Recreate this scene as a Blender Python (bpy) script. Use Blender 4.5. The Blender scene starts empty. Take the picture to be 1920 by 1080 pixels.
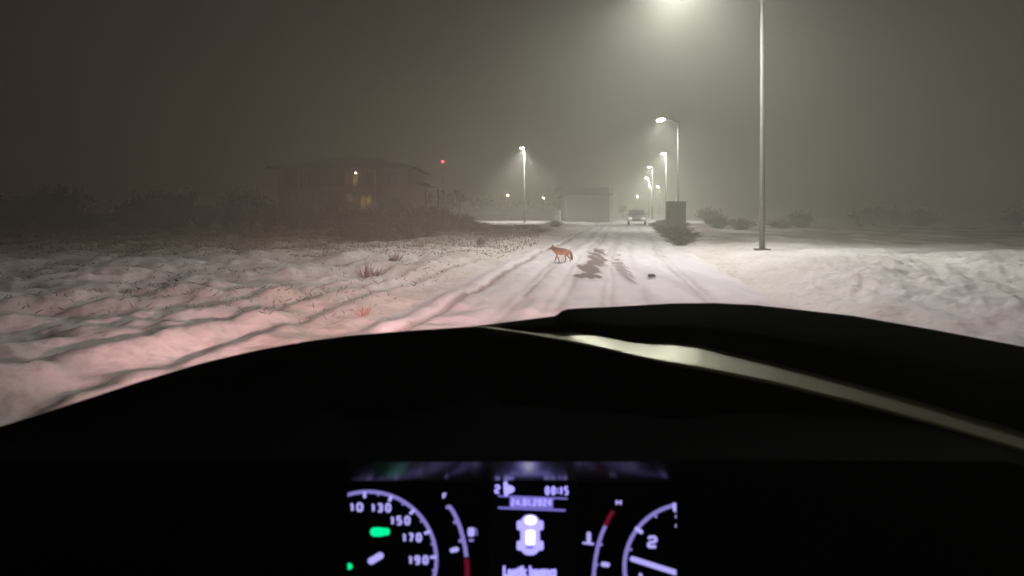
import bpy, bmesh, math, random
import numpy as np
from mathutils import Vector, Matrix, noise

random.seed(7)
sc = bpy.context.scene
COL = sc.collection
H = 1.35            # height of the phone above the road
F = 935.0           # focal length in photograph pixels
HZ = 395.0          # row of the horizon
R = math.radians

# ------------------------------------------------------------------ helpers
def P(px, py, D):
    return Vector(((px - 960) / F * D, D, H - (py - HZ) / F * D))

def gp(px, py, z=0.0):
    D = (H - z) * F / (py - HZ)
    return (px - 960) / F * D, D

def link(name, mesh, parent=None):
    o = bpy.data.objects.new(name, mesh)
    COL.objects.link(o)
    if parent is not None:
        o.parent = parent
    return o

def mesh_obj(name, verts, faces, mats, parent=None, mi=None, smooth=False):
    me = bpy.data.meshes.new(name)
    me.from_pydata([tuple(v) for v in verts], [], faces)
    for m in (mats if isinstance(mats, (list, tuple)) else [mats]):
        me.materials.append(m)
    if mi is not None:
        me.polygons.foreach_set('material_index', mi)
    if smooth:
        me.polygons.foreach_set('use_smooth', [True] * len(me.polygons))
    me.update()
    return link(name, me, parent)

def tag(o, label, cat, group=None):
    o['label'] = label
    o['category'] = cat
    if group:
        o['group'] = group
    return o

def thing(name, label, cat, loc=(0, 0, 0), rz=0.0, group=None):
    o = bpy.data.objects.new(name, None)
    o.empty_display_size = 0.2
    COL.objects.link(o)
    o.location = loc
    o.rotation_euler = (0, 0, rz)
    return tag(o, label, cat, group)

def dup(root, loc, rz, label, group=None, scale=None):
    r = root.copy(); COL.objects.link(r)
    r.location = loc; r.rotation_euler = (0, 0, rz)
    r['label'] = label
    if group: r['group'] = group
    if scale: r.scale = scale
    for ch in list(root.children):
        c = ch.copy(); COL.objects.link(c); c.parent = r
        for g in list(ch.children):
            d = g.copy(); COL.objects.link(d); d.parent = c
    return r

class MB:
    """collects geometry that becomes ONE mesh object"""
    def __init__(s):
        s.v = []; s.f = []; s.m = []
    def add(s, vs, fs, m=0):
        b = len(s.v)
        s.v += [Vector(v) for v in vs]
        s.f += [tuple(i + b for i in f) for f in fs]
        s.m += [m] * len(fs)
    def box(s, c, d, m=0, rz=0.0, taper=(1, 1)):
        cx, cy, cz = c; dx, dy, dz = d[0] / 2, d[1] / 2, d[2] / 2
        rot = Matrix.Rotation(rz, 3, 'Z')
        vs = []
        for z, t in ((-dz, (1, 1)), (dz, taper)):
            for x, y in ((-1, -1), (1, -1), (1, 1), (-1, 1)):
                vs.append(rot @ Vector((x * dx * t[0], y * dy * t[1], z)) + Vector(c))
        s.add(vs, [(3, 2, 1, 0), (4, 5, 6, 7), (0, 1, 5, 4), (1, 2, 6, 5), (2, 3, 7, 6), (3, 0, 4, 7)], m)
    def tube(s, pts, rad, n=6, m=0, cap=True):
        pts = [Vector(p) for p in pts]
        vs = []; fs = []
        for i, p in enumerate(pts):
            a = pts[max(0, i - 1)]; b = pts[min(len(pts) - 1, i + 1)]
            t = (b - a)
            if t.length < 1e-9: t = Vector((0, 0, 1))
            t.normalize()
            ref = Vector((1, 0, 0)) if abs(t.x) < 0.8 else Vector((0, 1, 0))
            e1 = t.cross(ref).normalized(); e2 = t.cross(e1)
            r = rad[i] if isinstance(rad, (list, tuple)) else rad
            for k in range(n):
                an = 2 * math.pi * k / n
                vs.append(p + e1 * (r * math.cos(an)) + e2 * (r * math.sin(an)))
        for i in range(len(pts) - 1):
            for k in range(n):
                a = i * n + k; b = i * n + (k + 1) % n
                fs.append((a, b, b + n, a + n))
        if cap:
            fs.append(tuple(range(n))[::-1]); L = (len(pts) - 1) * n
            fs.append(tuple(range(L, L + n)))
        s.add(vs, fs, m)
    def blade(s, base, tip, w, bend=Vector((0, 0, 0)), m=0):
        base = Vector(base); tip = Vector(tip)
        d = tip - base
        side = d.cross(Vector((random.uniform(-1, 1), random.uniform(-1, 1), 0.1)))
        if side.length < 1e-6: side = Vector((1, 0, 0))
        side = side.normalized() * w
        mid = base + d * 0.55 + bend
        s.add([base - side, base + side, mid + side * 0.8, mid - side * 0.8, tip], [(0, 1, 2, 3), (3, 2, 4)], m)
    def build(s, name, mats, parent=None, smooth=False):
        return mesh_obj(name, s.v, s.f, mats, parent, s.m, smooth)

# ------------------------------------------------------------------ materials
def nodes_of(name):
    m = bpy.data.materials.new(name); m.use_nodes = True
    nt = m.node_tree
    return m, nt, nt.nodes['Principled BSDF']

def mat(name, col, rough=0.7, noise_scale=6.0, var=0.18, bump=0.0, metallic=0.0, spec=0.5):
    m, nt, b = nodes_of(name)
    tc = nt.nodes.new('ShaderNodeTexCoord')
    nz = nt.nodes.new('ShaderNodeTexNoise'); nz.inputs['Scale'].default_value = noise_scale
    nz.inputs['Detail'].default_value = 5
    nt.links.new(tc.outputs['Object'], nz.inputs['Vector'])
    mx = nt.nodes.new('ShaderNodeMix'); mx.data_type = 'RGBA'
    mx.inputs['A'].default_value = tuple(c * (1 - var) for c in col) + (1,)
    mx.inputs['B'].default_value = tuple(min(1, c * (1 + var)) for c in col) + (1,)
    nt.links.new(nz.outputs['Fac'], mx.inputs['Factor'])
    nt.links.new(mx.outputs['Result'], b.inputs['Base Color'])
    b.inputs['Roughness'].default_value = rough
    b.inputs['Metallic'].default_value = metallic
    b.inputs['Specular IOR Level'].default_value = spec
    if bump:
        bp = nt.nodes.new('ShaderNodeBump'); bp.inputs['Strength'].default_value = bump
        bp.inputs['Distance'].default_value = 0.02
        nt.links.new(nz.outputs['Fac'], bp.inputs['Height'])
        nt.links.new(bp.outputs['Normal'], b.inputs['Normal'])
    return m

def glow(name, col, strength=1.0):
    m, nt, b = nodes_of(name)
    b.inputs['Base Color'].default_value = (0.02, 0.02, 0.02, 1)
    b.inputs['Emission Color'].default_value = tuple(col) + (1,)
    b.inputs['Emission Strength'].default_value = strength
    return m

def snow_mat(name, c1, c2, streak=False, speck=0.0, soil=False):
    m, nt, b = nodes_of(name)
    tc = nt.nodes.new('ShaderNodeTexCoord')
    mp = nt.nodes.new('ShaderNodeMapping')
    nt.links.new(tc.outputs['Object'], mp.inputs['Vector'])
    if streak:   # packed by wheels: patches drawn out along the road
        mp.inputs['Rotation'].default_value = (0, 0, R(12.4))
        mp.inputs['Scale'].default_value = (1.6, 0.16, 1)
    nz = nt.nodes.new('ShaderNodeTexNoise'); nz.inputs['Scale'].default_value = 1.1 if streak else 0.5
    nz.inputs['Detail'].default_value = 6; nz.inputs['Roughness'].default_value = 0.55
    nt.links.new(mp.outputs['Vector'], nz.inputs['Vector'])
    rp = nt.nodes.new('ShaderNodeMapRange'); rp.inputs['From Min'].default_value = 0.35; rp.inputs['From Max'].default_value = 0.68
    nt.links.new(nz.outputs['Fac'], rp.inputs['Value'])
    mx = nt.nodes.new('ShaderNodeMix'); mx.data_type = 'RGBA'
    mx.inputs['A'].default_value = tuple(c1) + (1,); mx.inputs['B'].default_value = tuple(c2) + (1,)
    nt.links.new(rp.outputs['Result'], mx.inputs['Factor'])
    out = mx.outputs['Result']
    n2 = nt.nodes.new('ShaderNodeTexNoise'); n2.inputs['Scale'].default_value = 9.0; n2.inputs['Detail'].default_value = 7
    nt.links.new(tc.outputs['Object'], n2.inputs['Vector'])
    if speck:    # dead grass and soil showing through thin snow
        r2 = nt.nodes.new('ShaderNodeMapRange'); r2.inputs['From Min'].default_value = 0.50; r2.inputs['From Max'].default_value = 0.80
        r2.inputs['To Max'].default_value = speck
        nt.links.new(n2.outputs['Fac'], r2.inputs['Value'])
        m2 = nt.nodes.new('ShaderNodeMix'); m2.data_type = 'RGBA'
        m2.inputs['B'].default_value = (0.16, 0.12, 0.075, 1)
        nt.links.new(r2.outputs['Result'], m2.inputs['Factor']); nt.links.new(out, m2.inputs['A'])
        out = m2.outputs['Result']
    if soil:
        at = nt.nodes.new('ShaderNodeAttribute'); at.attribute_name = 'soil'
        m3 = nt.nodes.new('ShaderNodeMix'); m3.data_type = 'RGBA'; m3.inputs['B'].default_value = (0.20, 0.145, 0.13, 1)
        nt.links.new(at.outputs['Fac'], m3.inputs['Factor']); nt.links.new(out, m3.inputs['A']); out = m3.outputs['Result']
    nt.links.new(out, b.inputs['Base Color'])
    b.inputs['Roughness'].default_value = 0.75
    b.inputs['Specular IOR Level'].default_value = 0.25
    bp = nt.nodes.new('ShaderNodeBump'); bp.inputs['Strength'].default_value = 0.5; bp.inputs['Distance'].default_value = 0.04
    nt.links.new(n2.outputs['Fac'], bp.inputs['Height'])
    nt.links.new(bp.outputs['Normal'], b.inputs['Normal'])
    return m

M = {}
M['road_snow'] = snow_mat('road_snow', (0.72, 0.685, 0.69), (0.57, 0.53, 0.535), streak=True, soil=True)
M['field_snow'] = snow_mat('field_snow', (0.72, 0.675, 0.65), (0.54, 0.49, 0.44), speck=0.5, soil=True)
M['bank_snow'] = snow_mat('bank_snow', (0.72, 0.685, 0.67), (0.57, 0.53, 0.50), speck=0.35)
M['slush'] = mat('slush', (0.235, 0.195, 0.19), 1.0, 3.0, 0.25, spec=0.0)
M['slush_thin'] = mat('slush_thin', (0.42, 0.385, 0.385), 1.0, 3.0, 0.2, spec=0.0)
def patch_mat(name, col, base=(0.645, 0.61, 0.613)):
    m, nt, b = nodes_of(name)
    at = nt.nodes.new('ShaderNodeAttribute'); at.attribute_name = 'cover'
    tc = nt.nodes.new('ShaderNodeTexCoord'); nz = nt.nodes.new('ShaderNodeTexNoise')
    nz.inputs['Scale'].default_value = 7; nz.inputs['Detail'].default_value = 5
    mp = nt.nodes.new('ShaderNodeMapping'); mp.inputs['Scale'].default_value = (1.0, 0.12, 0.5)
    nt.links.new(tc.outputs['Object'], mp.inputs['Vector']); nt.links.new(mp.outputs['Vector'], nz.inputs['Vector'])
    ad = nt.nodes.new('ShaderNodeMath'); ad.operation = 'ADD'; nt.links.new(at.outputs['Fac'], ad.inputs[0]); nt.links.new(nz.outputs['Fac'], ad.inputs[1])
    r_ = nt.nodes.new('ShaderNodeMapRange'); r_.inputs['From Min'].default_value = 0.75; r_.inputs['From Max'].default_value = 1.15
    nt.links.new(ad.outputs[0], r_.inputs['Value'])
    mx = nt.nodes.new('ShaderNodeMix'); mx.data_type = 'RGBA'
    mx.inputs['A'].default_value = base + (1,); mx.inputs['B'].default_value = col + (1,)
    nt.links.new(r_.outputs['Result'], mx.inputs['Factor']); nt.links.new(mx.outputs['Result'], b.inputs['Base Color'])
    b.inputs['Roughness'].default_value = 1.0; b.inputs['Specular IOR Level'].default_value = 0.0
    return m
M['slush'] = patch_mat('slush', (0.19, 0.15, 0.145)); M['slush_thin'] = patch_mat('slush_thin', (0.33, 0.29, 0.29))
M['dark_debris'] = patch_mat('dark_debris', (0.06, 0.05, 0.05))
M['earth'] = mat('earth', (0.36, 0.31, 0.28), 0.9, 3.0, 0.25, 0.3)
M['metal'] = mat('galvanised', (0.10, 0.105, 0.10), 0.7, 8, 0.1)
M['lamp_far'] = glow('lamp_far', (0.95, 1.0, 0.92), 700)
M['pole_dark'] = mat('pole_dark', (0.12, 0.12, 0.12), 0.6)
M['lamp_on'] = glow('lamp_on', (0.95, 1.0, 0.92), 70)
M['lamp_orange'] = glow('lamp_orange', (1.0, 0.62, 0.28), 120)
M['lamp_small'] = glow('lamp_small', (1.0, 0.8, 0.6), 7)
M['lamp_red'] = glow('lamp_red', (1.0, 0.03, 0.06), 25)
M['twig'] = mat('twig', (0.045, 0.036, 0.028), 0.95, spec=0.1)
M['bark'] = mat('bark', (0.07, 0.06, 0.05), 0.9, bump=0.3)
M['straw'] = mat('straw', (0.17, 0.13, 0.095), 0.95)
M['straw_red'] = mat('straw_red', (0.36, 0.20, 0.145), 0.9)
M['wall_old'] = mat('wall_old', (0.11, 0.085, 0.06), 0.9, 1.5, 0.3, 0.2)
M['roof_dark'] = mat('roof_dark', (0.05, 0.05, 0.045), 0.85, 2)
M['wall_pale'] = mat('wall_pale', (0.22, 0.215, 0.21), 0.85, 0.8, 0.1)
M['roof_grey'] = mat('roof_grey', (0.03, 0.033, 0.036), 0.8, 1)
M['concrete'] = mat('concrete', (0.25, 0.245, 0.24), 0.9, 2, 0.15)
M['white'] = mat('white_paint', (0.75, 0.75, 0.75), 0.6, 5, 0.06)
M['cabinet'] = mat('cabinet', (0.03, 0.038, 0.036), 0.6, 4, 0.15)
M['cabinet_grey'] = mat('cabinet_grey', (0.45, 0.45, 0.44), 0.6, 4, 0.1)
M['rock'] = mat('rock', (0.06, 0.055, 0.05), 0.9, 8, 0.3, 0.5)
M['win_warm'] = None
M['car_paint'] = mat('car_paint', (0.62, 0.62, 0.61), 0.4, 3, 0.05)  # paled so the far car fades into the haze
M['glass_dark'] = mat('glass_dark', (0.52, 0.52, 0.52), 0.6)  # car windscreen, haze put into its pale colour
M['pane_dark'] = mat('pane_dark', (0.035, 0.033, 0.03), 0.4)
M['rubber'] = mat('rubber', (0.10, 0.10, 0.10), 0.9)
M['car_lamp'] = glow('car_lamp', (0.95, 0.97, 1.0), 1.1)
M['dash'] = mat('dash_plastic', (0.0016, 0.0016, 0.002), 0.95, 300, 0.2, spec=0.03)
M['pad'] = mat('pad_plastic', (0.0045, 0.005, 0.0045), 1.0, 300, 0.2, spec=0.02)
M['trim'] = mat('trim_satin', (0.33, 0.33, 0.21), 0.45, 60, 0.08, metallic=0.72, spec=0.8)  # pale olive colour carries the lamplight on the dash
M['trim'].node_tree.nodes['Principled BSDF'].inputs['IOR'].default_value = 1.9
M['visor'] = mat('visor_gloss', (0.004, 0.004, 0.005), 0.24, 40, 0.1, spec=1.0)
M['visor'].node_tree.nodes['Principled BSDF'].inputs['IOR'].default_value = 2.4
M['face'] = mat('dial_black', (0.003, 0.003, 0.004), 0.7, 40, 0.1, spec=0.1)
M['ring'] = glow('dial_ring', (0.24, 0.20, 0.58))
M['num'] = glow('dial_number', (0.46, 0.41, 0.98))
M['lcd'] = glow('display_text', (0.38, 0.34, 1.0), 1.4)
M['lcd_dim'] = glow('display_dim', (0.20, 0.17, 0.62))
M['lcd_white'] = glow('display_white', (0.92, 0.90, 1.0), 2.0)
M['green'] = glow('green_tell_tale', (0.0, 1.0, 0.36), 1.0)
M['red'] = glow('red_zone', (0.13, 0.003, 0.018))

# lit windows, warm and uneven behind curtains
m, nt, b = nodes_of('win_warm')
tc = nt.nodes.new('ShaderNodeTexCoord'); nz = nt.nodes.new('ShaderNodeTexNoise')
nz.inputs['Scale'].default_value = 1.6; nz.inputs['Detail'].default_value = 4
nt.links.new(tc.outputs['Object'], nz.inputs['Vector'])
cr = nt.nodes.new('ShaderNodeValToRGB')
cr.color_ramp.elements[0].position = 0.4; cr.color_ramp.elements[0].color = (0.03, 0.016, 0.004, 1)
cr.color_ramp.elements[1].position = 0.68; cr.color_ramp.elements[1].color = (0.42, 0.24, 0.075, 1)
nt.links.new(nz.outputs['Fac'], cr.inputs['Fac'])
b.inputs['Base Color'].default_value = (0.02, 0.02, 0.02, 1)
nt.links.new(cr.outputs['Color'], b.inputs['Emission Color']); b.inputs['Emission Strength'].default_value = 0.45
M['win_warm'] = m

# ------------------------------------------------------------------ terrain
DX, DY = 0.215, 0.977       # direction of the road in plan
def sstep(a, b, x):
    t = np.clip((x - a) / (b - a), 0, 1)
    return t * t * (3 - 2 * t)

# smooth value noise, vectorised
_rng = np.random.default_rng(3)
_tab = _rng.random((256, 256))
def vnoise(x, y):
    xi = np.floor(x).astype(int); yi = np.floor(y).astype(int)
    xf = x - xi; yf = y - yi
    xf = xf * xf * (3 - 2 * xf); yf = yf * yf * (3 - 2 * yf)
    a = _tab[xi % 256, yi % 256]; b_ = _tab[(xi + 1) % 256, yi % 256]
    c = _tab[xi % 256, (yi + 1) % 256]; d = _tab[(xi + 1) % 256, (yi + 1) % 256]
    return (a * (1 - xf) + b_ * xf) * (1 - yf) + (c * (1 - xf) + d * xf) * yf - 0.5

def height(x, y):
    x = np.asarray(x, float); y = np.asarray(y, float)
    u = DY * x - DX * y; v = DX * x + DY * y
    wob = 0.30 * vnoise(v * 0.13 + 9, v * 0 + 3.3) + 0.06 * vnoise(v * 0.6, v * 0 + 7)
    uu = u + wob
    h = np.zeros_like(x)
    near = 1 - sstep(26, 60, v)
    patch_flat = 1 - 0.92 * np.exp(-(((x - 1.75) / 0.8) ** 2 + ((y - 10.8) / 2.2) ** 2))     # flattened under the dark road patch
    road_near = near * patch_flat
    # wheel ruts pressed in the packed snow, with pushed-up edges
    h += near * (-0.06 * np.exp(-((uu + 2.45) / 0.06) ** 2) + 0.05 * np.exp(-((uu + 2.66) / 0.15) ** 2))
    for c, w, dep in ((-1.62, 0.17, 0.03), (-0.98, 0.20, 0.035), (-0.25, 0.2, 0.016), (0.35, 0.16, 0.010), (1.25, 0.18, 0.03)):
        q = (uu - c) / w
        h += road_near * (-dep * np.exp(-q * q) + dep * 0.55 * np.exp(-((np.abs(q) - 2.0) / 0.8) ** 2))
        h += patch_flat * 0.018 * vnoise(x * 1.4, y * 1.4) + patch_flat * 0.012 * vnoise(x * 4 + 5, y * 4) * near
    # verges
    lv = sstep(-2.8, -4.6, u); rv = sstep(2.0, 3.4, u)
    h += lv * (0.06 * vnoise(x * 5.1, y * 5.1) * near + 0.10 + 0.22 * vnoise(x * 0.7, y * 0.7) * near + 0.12 * vnoise(x * 2.1 + 4, y * 2.1) * near)
    h += rv * (0.08 + 0.14 * vnoise(x * 0.8, y * 0.8) * near)
    # low windrows of ploughed snow, crumbly, either side of the near road
    s = -0.335 * y - 0.3 - x + 0.7 * vnoise(x * 0.35 + 2, y * 0.35 + 8)
    lump = 0.34 * vnoise(x * 1.3, y * 1.3) + 0.26 * vnoise(x * 3.3, y * 3.3) + 0.26 * vnoise(x * 7.1, y * 7.1) + 0.16 * vnoise(x * 15.3, y * 15.3)
    hb = sstep(0.0, 2.4, s) * sstep(17, 9, y) * (0.10 + 0.10 * lump)
    # older tracks swinging off over the verge to the lower left
    for c0, w, dep in ((-3.55, 0.16, 0.05), (-4.6, 0.18, 0.05), (-5.3, 0.16, 0.045), (-6.9, 0.2, 0.05)):
        q = (uu - c0 - 0.012 * (v - 9) ** 2 * 0.25 + 0.9 * vnoise(v * 0.1 + c0, v * 0 + 1.7)) / w
        fade = sstep(16, 9, v)
        h += fade * (-dep * np.exp(-q * q) + dep * 0.7 * np.exp(-((np.abs(q) - 2.0) / 0.8) ** 2))
    s2 = x - (0.25 * y + 2.0) + 0.7 * vnoise(x * 0.4 + 20, y * 0.4)
    hr = sstep(0.0, 1.8, s2) * sstep(17, 10, y) * (0.24 + 0.28 * lump)
    return h + hb + hr, u, hb + hr

def hz(x, y):
    return float(height(np.array([x]), np.array([y]))[0][0])

rad = [0.9]
while rad[-1] < 420: rad.append(rad[-1] * 1.0125)
rad = np.array(rad)
fine = np.radians(np.arange(-52, 52.01, 0.17))
coarse = np.radians(np.arange(56, 304.1, 4.0))
ang = np.concatenate([fine, coarse])
nA = len(ang); nR = len(rad)
AA, RR = np.meshgrid(ang, rad)
X = RR * np.sin(AA); Y = RR * np.cos(AA)
Z, U, B = height(X, Y)
V = np.stack([X.ravel(), Y.ravel(), Z.ravel()], 1)
Uf, Bf = U.ravel(), B.ravel()
i = np.arange(nR - 1)[:, None]; j = np.arange(nA)[None, :]; j2 = (j + 1) % nA
quads = np.stack([i * nA + j, i * nA + j2, (i + 1) * nA + j2, (i + 1) * nA + j], -1).reshape(-1, 4)
quads = quads[:, ::-1]
uc = Uf[quads].mean(1); bc = Bf[quads].max(1); rc = np.hypot(V[quads][:, :, 0].mean(1), V[quads][:, :, 1].mean(1))
yc = V[quads][:, :, 1].mean(1)
is_bank = bc > 0.02
is_road = (~is_bank) & (uc > -2.95) & (uc < 2.2) & (rc < 60) 
def submesh(name, mask, m):
    q = quads[mask]
    idx, inv = np.unique(q.ravel(), return_inverse=True)
    o = mesh_obj(name, V[idx].tolist(), inv.reshape(-1, 4).tolist(), m, smooth=True)
    o['kind'] = 'structure'
    return o
submesh('road', is_road, M['road_snow'])
submesh('snow_bank', is_bank, M['bank_snow'])
g = submesh('ground', ~(is_road | is_bank), M['field_snow'])
# ground under the camera
n0 = nA
mesh_obj('ground_below', [(0, 0, -0.02)] + V[:nA].tolist(), [(0, 1 + (k + 1) % n0, 1 + k) for k in range(n0)], M['road_snow'])['kind'] = 'structure'

# far crossing road: open, flat, ploughed snow
def sheet(name, outline, m, lift=0.004, sub=3, kind='structure'):
    """thin sheet laid on the terrain, irregular rounded outline"""
    pts = [Vector((x, y, 0)) for x, y in outline]
    n = len(pts); sm = []
    for k in range(n):
        p0, p1, p2, p3 = pts[k - 1], pts[k], pts[(k + 1) % n], pts[(k + 2) % n]
        for t in np.linspace(0, 1, 9)[:-1]:
            q = 0.5 * ((2 * p1) + (p2 - p0) * t + (2 * p0 - 5 * p1 + 4 * p2 - p3) * t * t + (3 * p1 - p0 - 3 * p2 + p3) * t ** 3)
            nn = 0.05 * noise.noise(q * 2.3)
            sm.append(q + Vector((nn, 3 * nn, 0)))
    c = sum(sm, Vector()) / len(sm)
    vs = []; fs = []; n = len(sm); rings = 6
    for r_ in range(1, rings + 1):
        for q in sm:
            w = c + (q - c) * (r_ / rings)
            vs.append((w.x, w.y, hz(w.x, w.y) + lift))
    vs.append((c.x, c.y, hz(c.x, c.y) + lift)); ci = len(vs) - 1
    for k in range(n): fs.append((ci, k, (k + 1) % n))
    for r_ in range(rings - 1):
        for k in range(n):
            a = r_ * n + k; b_ = r_ * n + (k + 1) % n
            fs.append((a, a + n, b_ + n, b_))
    o = mesh_obj(name, vs, fs, m, smooth=True)
    fa = [min(1.0, (rings - r_) / 2.2) for r_ in range(1, rings + 1) for _ in range(n)] + [1.0]
    at = o.data.attributes.new('cover', 'FLOAT', 'POINT'); at.data.foreach_set('value', fa)
    o['kind'] = kind
    return o
def gsheet(name, pxs, m, lift=0.02):
    return sheet(name, [gp(*p) for p in pxs], m, lift)

def dark_streak(name, blobs, m):
    # gridded thin sheet: darker tone on the road in a ragged, connected streak
    E = []
    for px, py, hw, hh in blobs:
        x, y = gp(px, py); E.append((x, y, hw * y / F, hh * y * y / (H * F)))
    E = np.array(E)
    x0, x1 = (E[:, 0] - 1.6 * E[:, 2]).min(), (E[:, 0] + 1.6 * E[:, 2]).max(); y0, y1 = (E[:, 1] - 1.6 * E[:, 3]).min(), (E[:, 1] + 1.6 * E[:, 3]).max()
    nx, ny = int((x1 - x0) / 0.02) + 2, int((y1 - y0) / 0.06) + 2
    gx, gy = np.meshgrid(np.linspace(x0, x1, nx), np.linspace(y0, y1, ny))
    c = np.zeros_like(gx)
    for ex, ey, rx, ry in E: c = np.maximum(c, 1.25 - 0.75 * np.sqrt(((gx - ex) / rx) ** 2 + ((gy - ey) / ry) ** 2))
    c += 0.10 * vnoise(gx * 3 + 3, gy * 0.5) + 0.05 * vnoise(gx * 9, gy * 0.9)
    c = np.clip(c, 0, 1)
    z = height(gx, gy)[0] + 0.010
    idx = -np.ones(c.size, int); vs = []; fs = []; cv = []
    def gi(a):
        if idx[a] < 0: idx[a] = len(vs); vs.append((gx.flat[a], gy.flat[a], z.flat[a])); cv.append(c.flat[a])
        return int(idx[a])
    for r_ in range(ny - 1):
        for k in range(nx - 1):
            q = (r_ * nx + k, r_ * nx + k + 1, (r_ + 1) * nx + k + 1, (r_ + 1) * nx + k)
            if max(c.flat[a] for a in q) > 0.2: fs.append(tuple(gi(a) for a in q))
    o = mesh_obj(name, vs, fs, m, smooth=True)
    at = o.data.attributes.new('cover', 'FLOAT', 'POINT'); at.data.foreach_set('value', cv)
    o['kind'] = 'structure'
dark_streak('bare_road_patch', [(1088, 518.5, 11, 4.5), (1104, 518, 14, 6), (1118, 519.5, 11, 4), (1096, 504, 10, 7.5), (1109, 503, 12, 8.5), (1108, 511, 11, 4),
     (1114, 494, 10, 6), (1117, 487, 9, 8), (1120, 480, 8, 8), (1122, 473, 7, 6), (1124, 469, 5, 4)], M['slush'])
dark_streak('bare_road_patch', [(1156, 478, 5, 1.6), (1155, 485, 7, 1.8), (1156, 492, 5.5, 6), (1160, 498, 5.5, 7), (1164, 505, 5.5, 8), (1169, 513, 5.5, 9), (1174, 521, 4.5, 8)], M['slush_thin'])
gsheet('bare_road_patch', [(1213, 522), (1219, 520), (1226, 521), (1231, 524), (1221, 526)], M['dark_debris'])
me = bpy.data.objects['ground'].data
co = np.empty(len(me.vertices) * 3); me.vertices.foreach_get('co', co); co = co.reshape(-1, 3)
ug, vg = DY * co[:, 0] - DX * co[:, 1], DX * co[:, 0] + DY * co[:, 1]
sm_ = sstep(-3.3, -5.0, ug) * sstep(17, 25, vg) * sstep(56, 48, vg)
sm_ *= np.clip(0.85 + 0.9 * vnoise(co[:, 0] * 0.9, co[:, 1] * 0.5) + 0.5 * vnoise(co[:, 0] * 3, co[:, 1] * 2), 0, 1)
sm2 = sstep(-3.2, -4.5, ug) * sstep(7, 11, vg) * sstep(25, 17, vg) * np.clip(0.15 + 1.0 * vnoise(co[:, 0] * 0.8 + 5, co[:, 1] * 0.6) + 0.6 * vnoise(co[:, 0] * 4, co[:, 1] * 3), 0, 0.6) * sstep(9, 15, vg)
sr_ = sstep(2.0, 3.0, ug) * sstep(19, 23, vg) * sstep(50, 40, vg) * np.clip(0.5 + vnoise(co[:, 0] * 1.2, co[:, 1] * 0.8), 0, 0.9)
at = me.attributes.new('soil', 'FLOAT', 'POINT'); at.data.foreach_set('value', np.clip(sm_ + sm2 + sr_, 0, 0.95))
# dirt pressed into the wheel tracks of the packed snow (wear, follows the tracks)
me = bpy.data.objects['road'].data
co = np.empty(len(me.vertices) * 3); me.vertices.foreach_get('co', co); co = co.reshape(-1, 3)
uu_, vv_ = DY * co[:, 0] - DX * co[:, 1], DX * co[:, 0] + DY * co[:, 1]
uu_ = uu_ + 0.30 * vnoise(vv_ * 0.13 + 9, vv_ * 0 + 3.3) + 0.06 * vnoise(vv_ * 0.6, vv_ * 0 + 7)
dirt = np.zeros(len(co))
for c, wd_, wt in ((-2.475, 0.035, 1.4), (-2.36, 0.10, .35), (-1.70, 0.05, .5), (-1.55, 0.05, .45), (-1.10, 0.05, .5), (-0.9, 0.06, .5), (-0.33, 0.05, .4), (-0.18, 0.05, .4), (0.35, 0.08, .25), (1.18, 0.06, .4), (1.33, 0.06, .4)):
    dirt = np.maximum(dirt, wt * np.exp(-((uu_ - c) / wd_) ** 2) * np.clip((0.75 if wt < 1 else 1.0) + 1.1 * vnoise(vv_ * 0.8 + c * 7, uu_ * 3), 0, 1))
at = me.attributes.new('soil', 'FLOAT', 'POINT'); at.data.foreach_set('value', np.clip(dirt, 0, 1))

# ------------------------------------------------------------------ street lamps
def lamp_parts(root, hgt, arm, side, lens):
    mb = MB(); mb.tube([(0, 0, 0), (0, 0, 0.6), (0, 0, hgt)], [0.085, 0.07, 0.045], 10); mb.build('pole', M['metal'], root, True)
    mb = MB(); mb.box((0, 0, 0.02), (0.34, 0.34, 0.06)); mb.build('base_plate', M['metal'], root)
    ax = arm * side
    mb = MB(); mb.tube([(0, 0, hgt - 0.05), (ax * 0.4, -0.02, hgt + 0.10), (ax, -0.05, hgt + 0.14)], [0.045, 0.04, 0.035], 8); mb.build('arm', M['metal'], root, True)
    hd = MB(); hd.box((ax, -0.15, hgt + 0.17), (0.34, 0.75, 0.10), taper=(0.7, 0.8)); head = hd.build('lamp_head', M['pole_dark'], root)
    ln = MB(); ln.box((ax, -0.15, hgt + 0.07), (0.38, 0.72, 0.10)); ln.build('lens', lens, head)

LAMP_COL = (1.0, 0.97, 0.95)
def lamp_light(loc, power, blend=0.8, angle=152):
    d = bpy.data.lights.new('street_light', 'SPOT')
    d.energy = power; d.color = LAMP_COL; d.spot_size = R(angle); d.spot_blend = blend; d.shadow_soft_size = 0.15
    o = bpy.data.objects.new('street_light', d); COL.objects.link(o)
    o.location = loc
    return o

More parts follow.
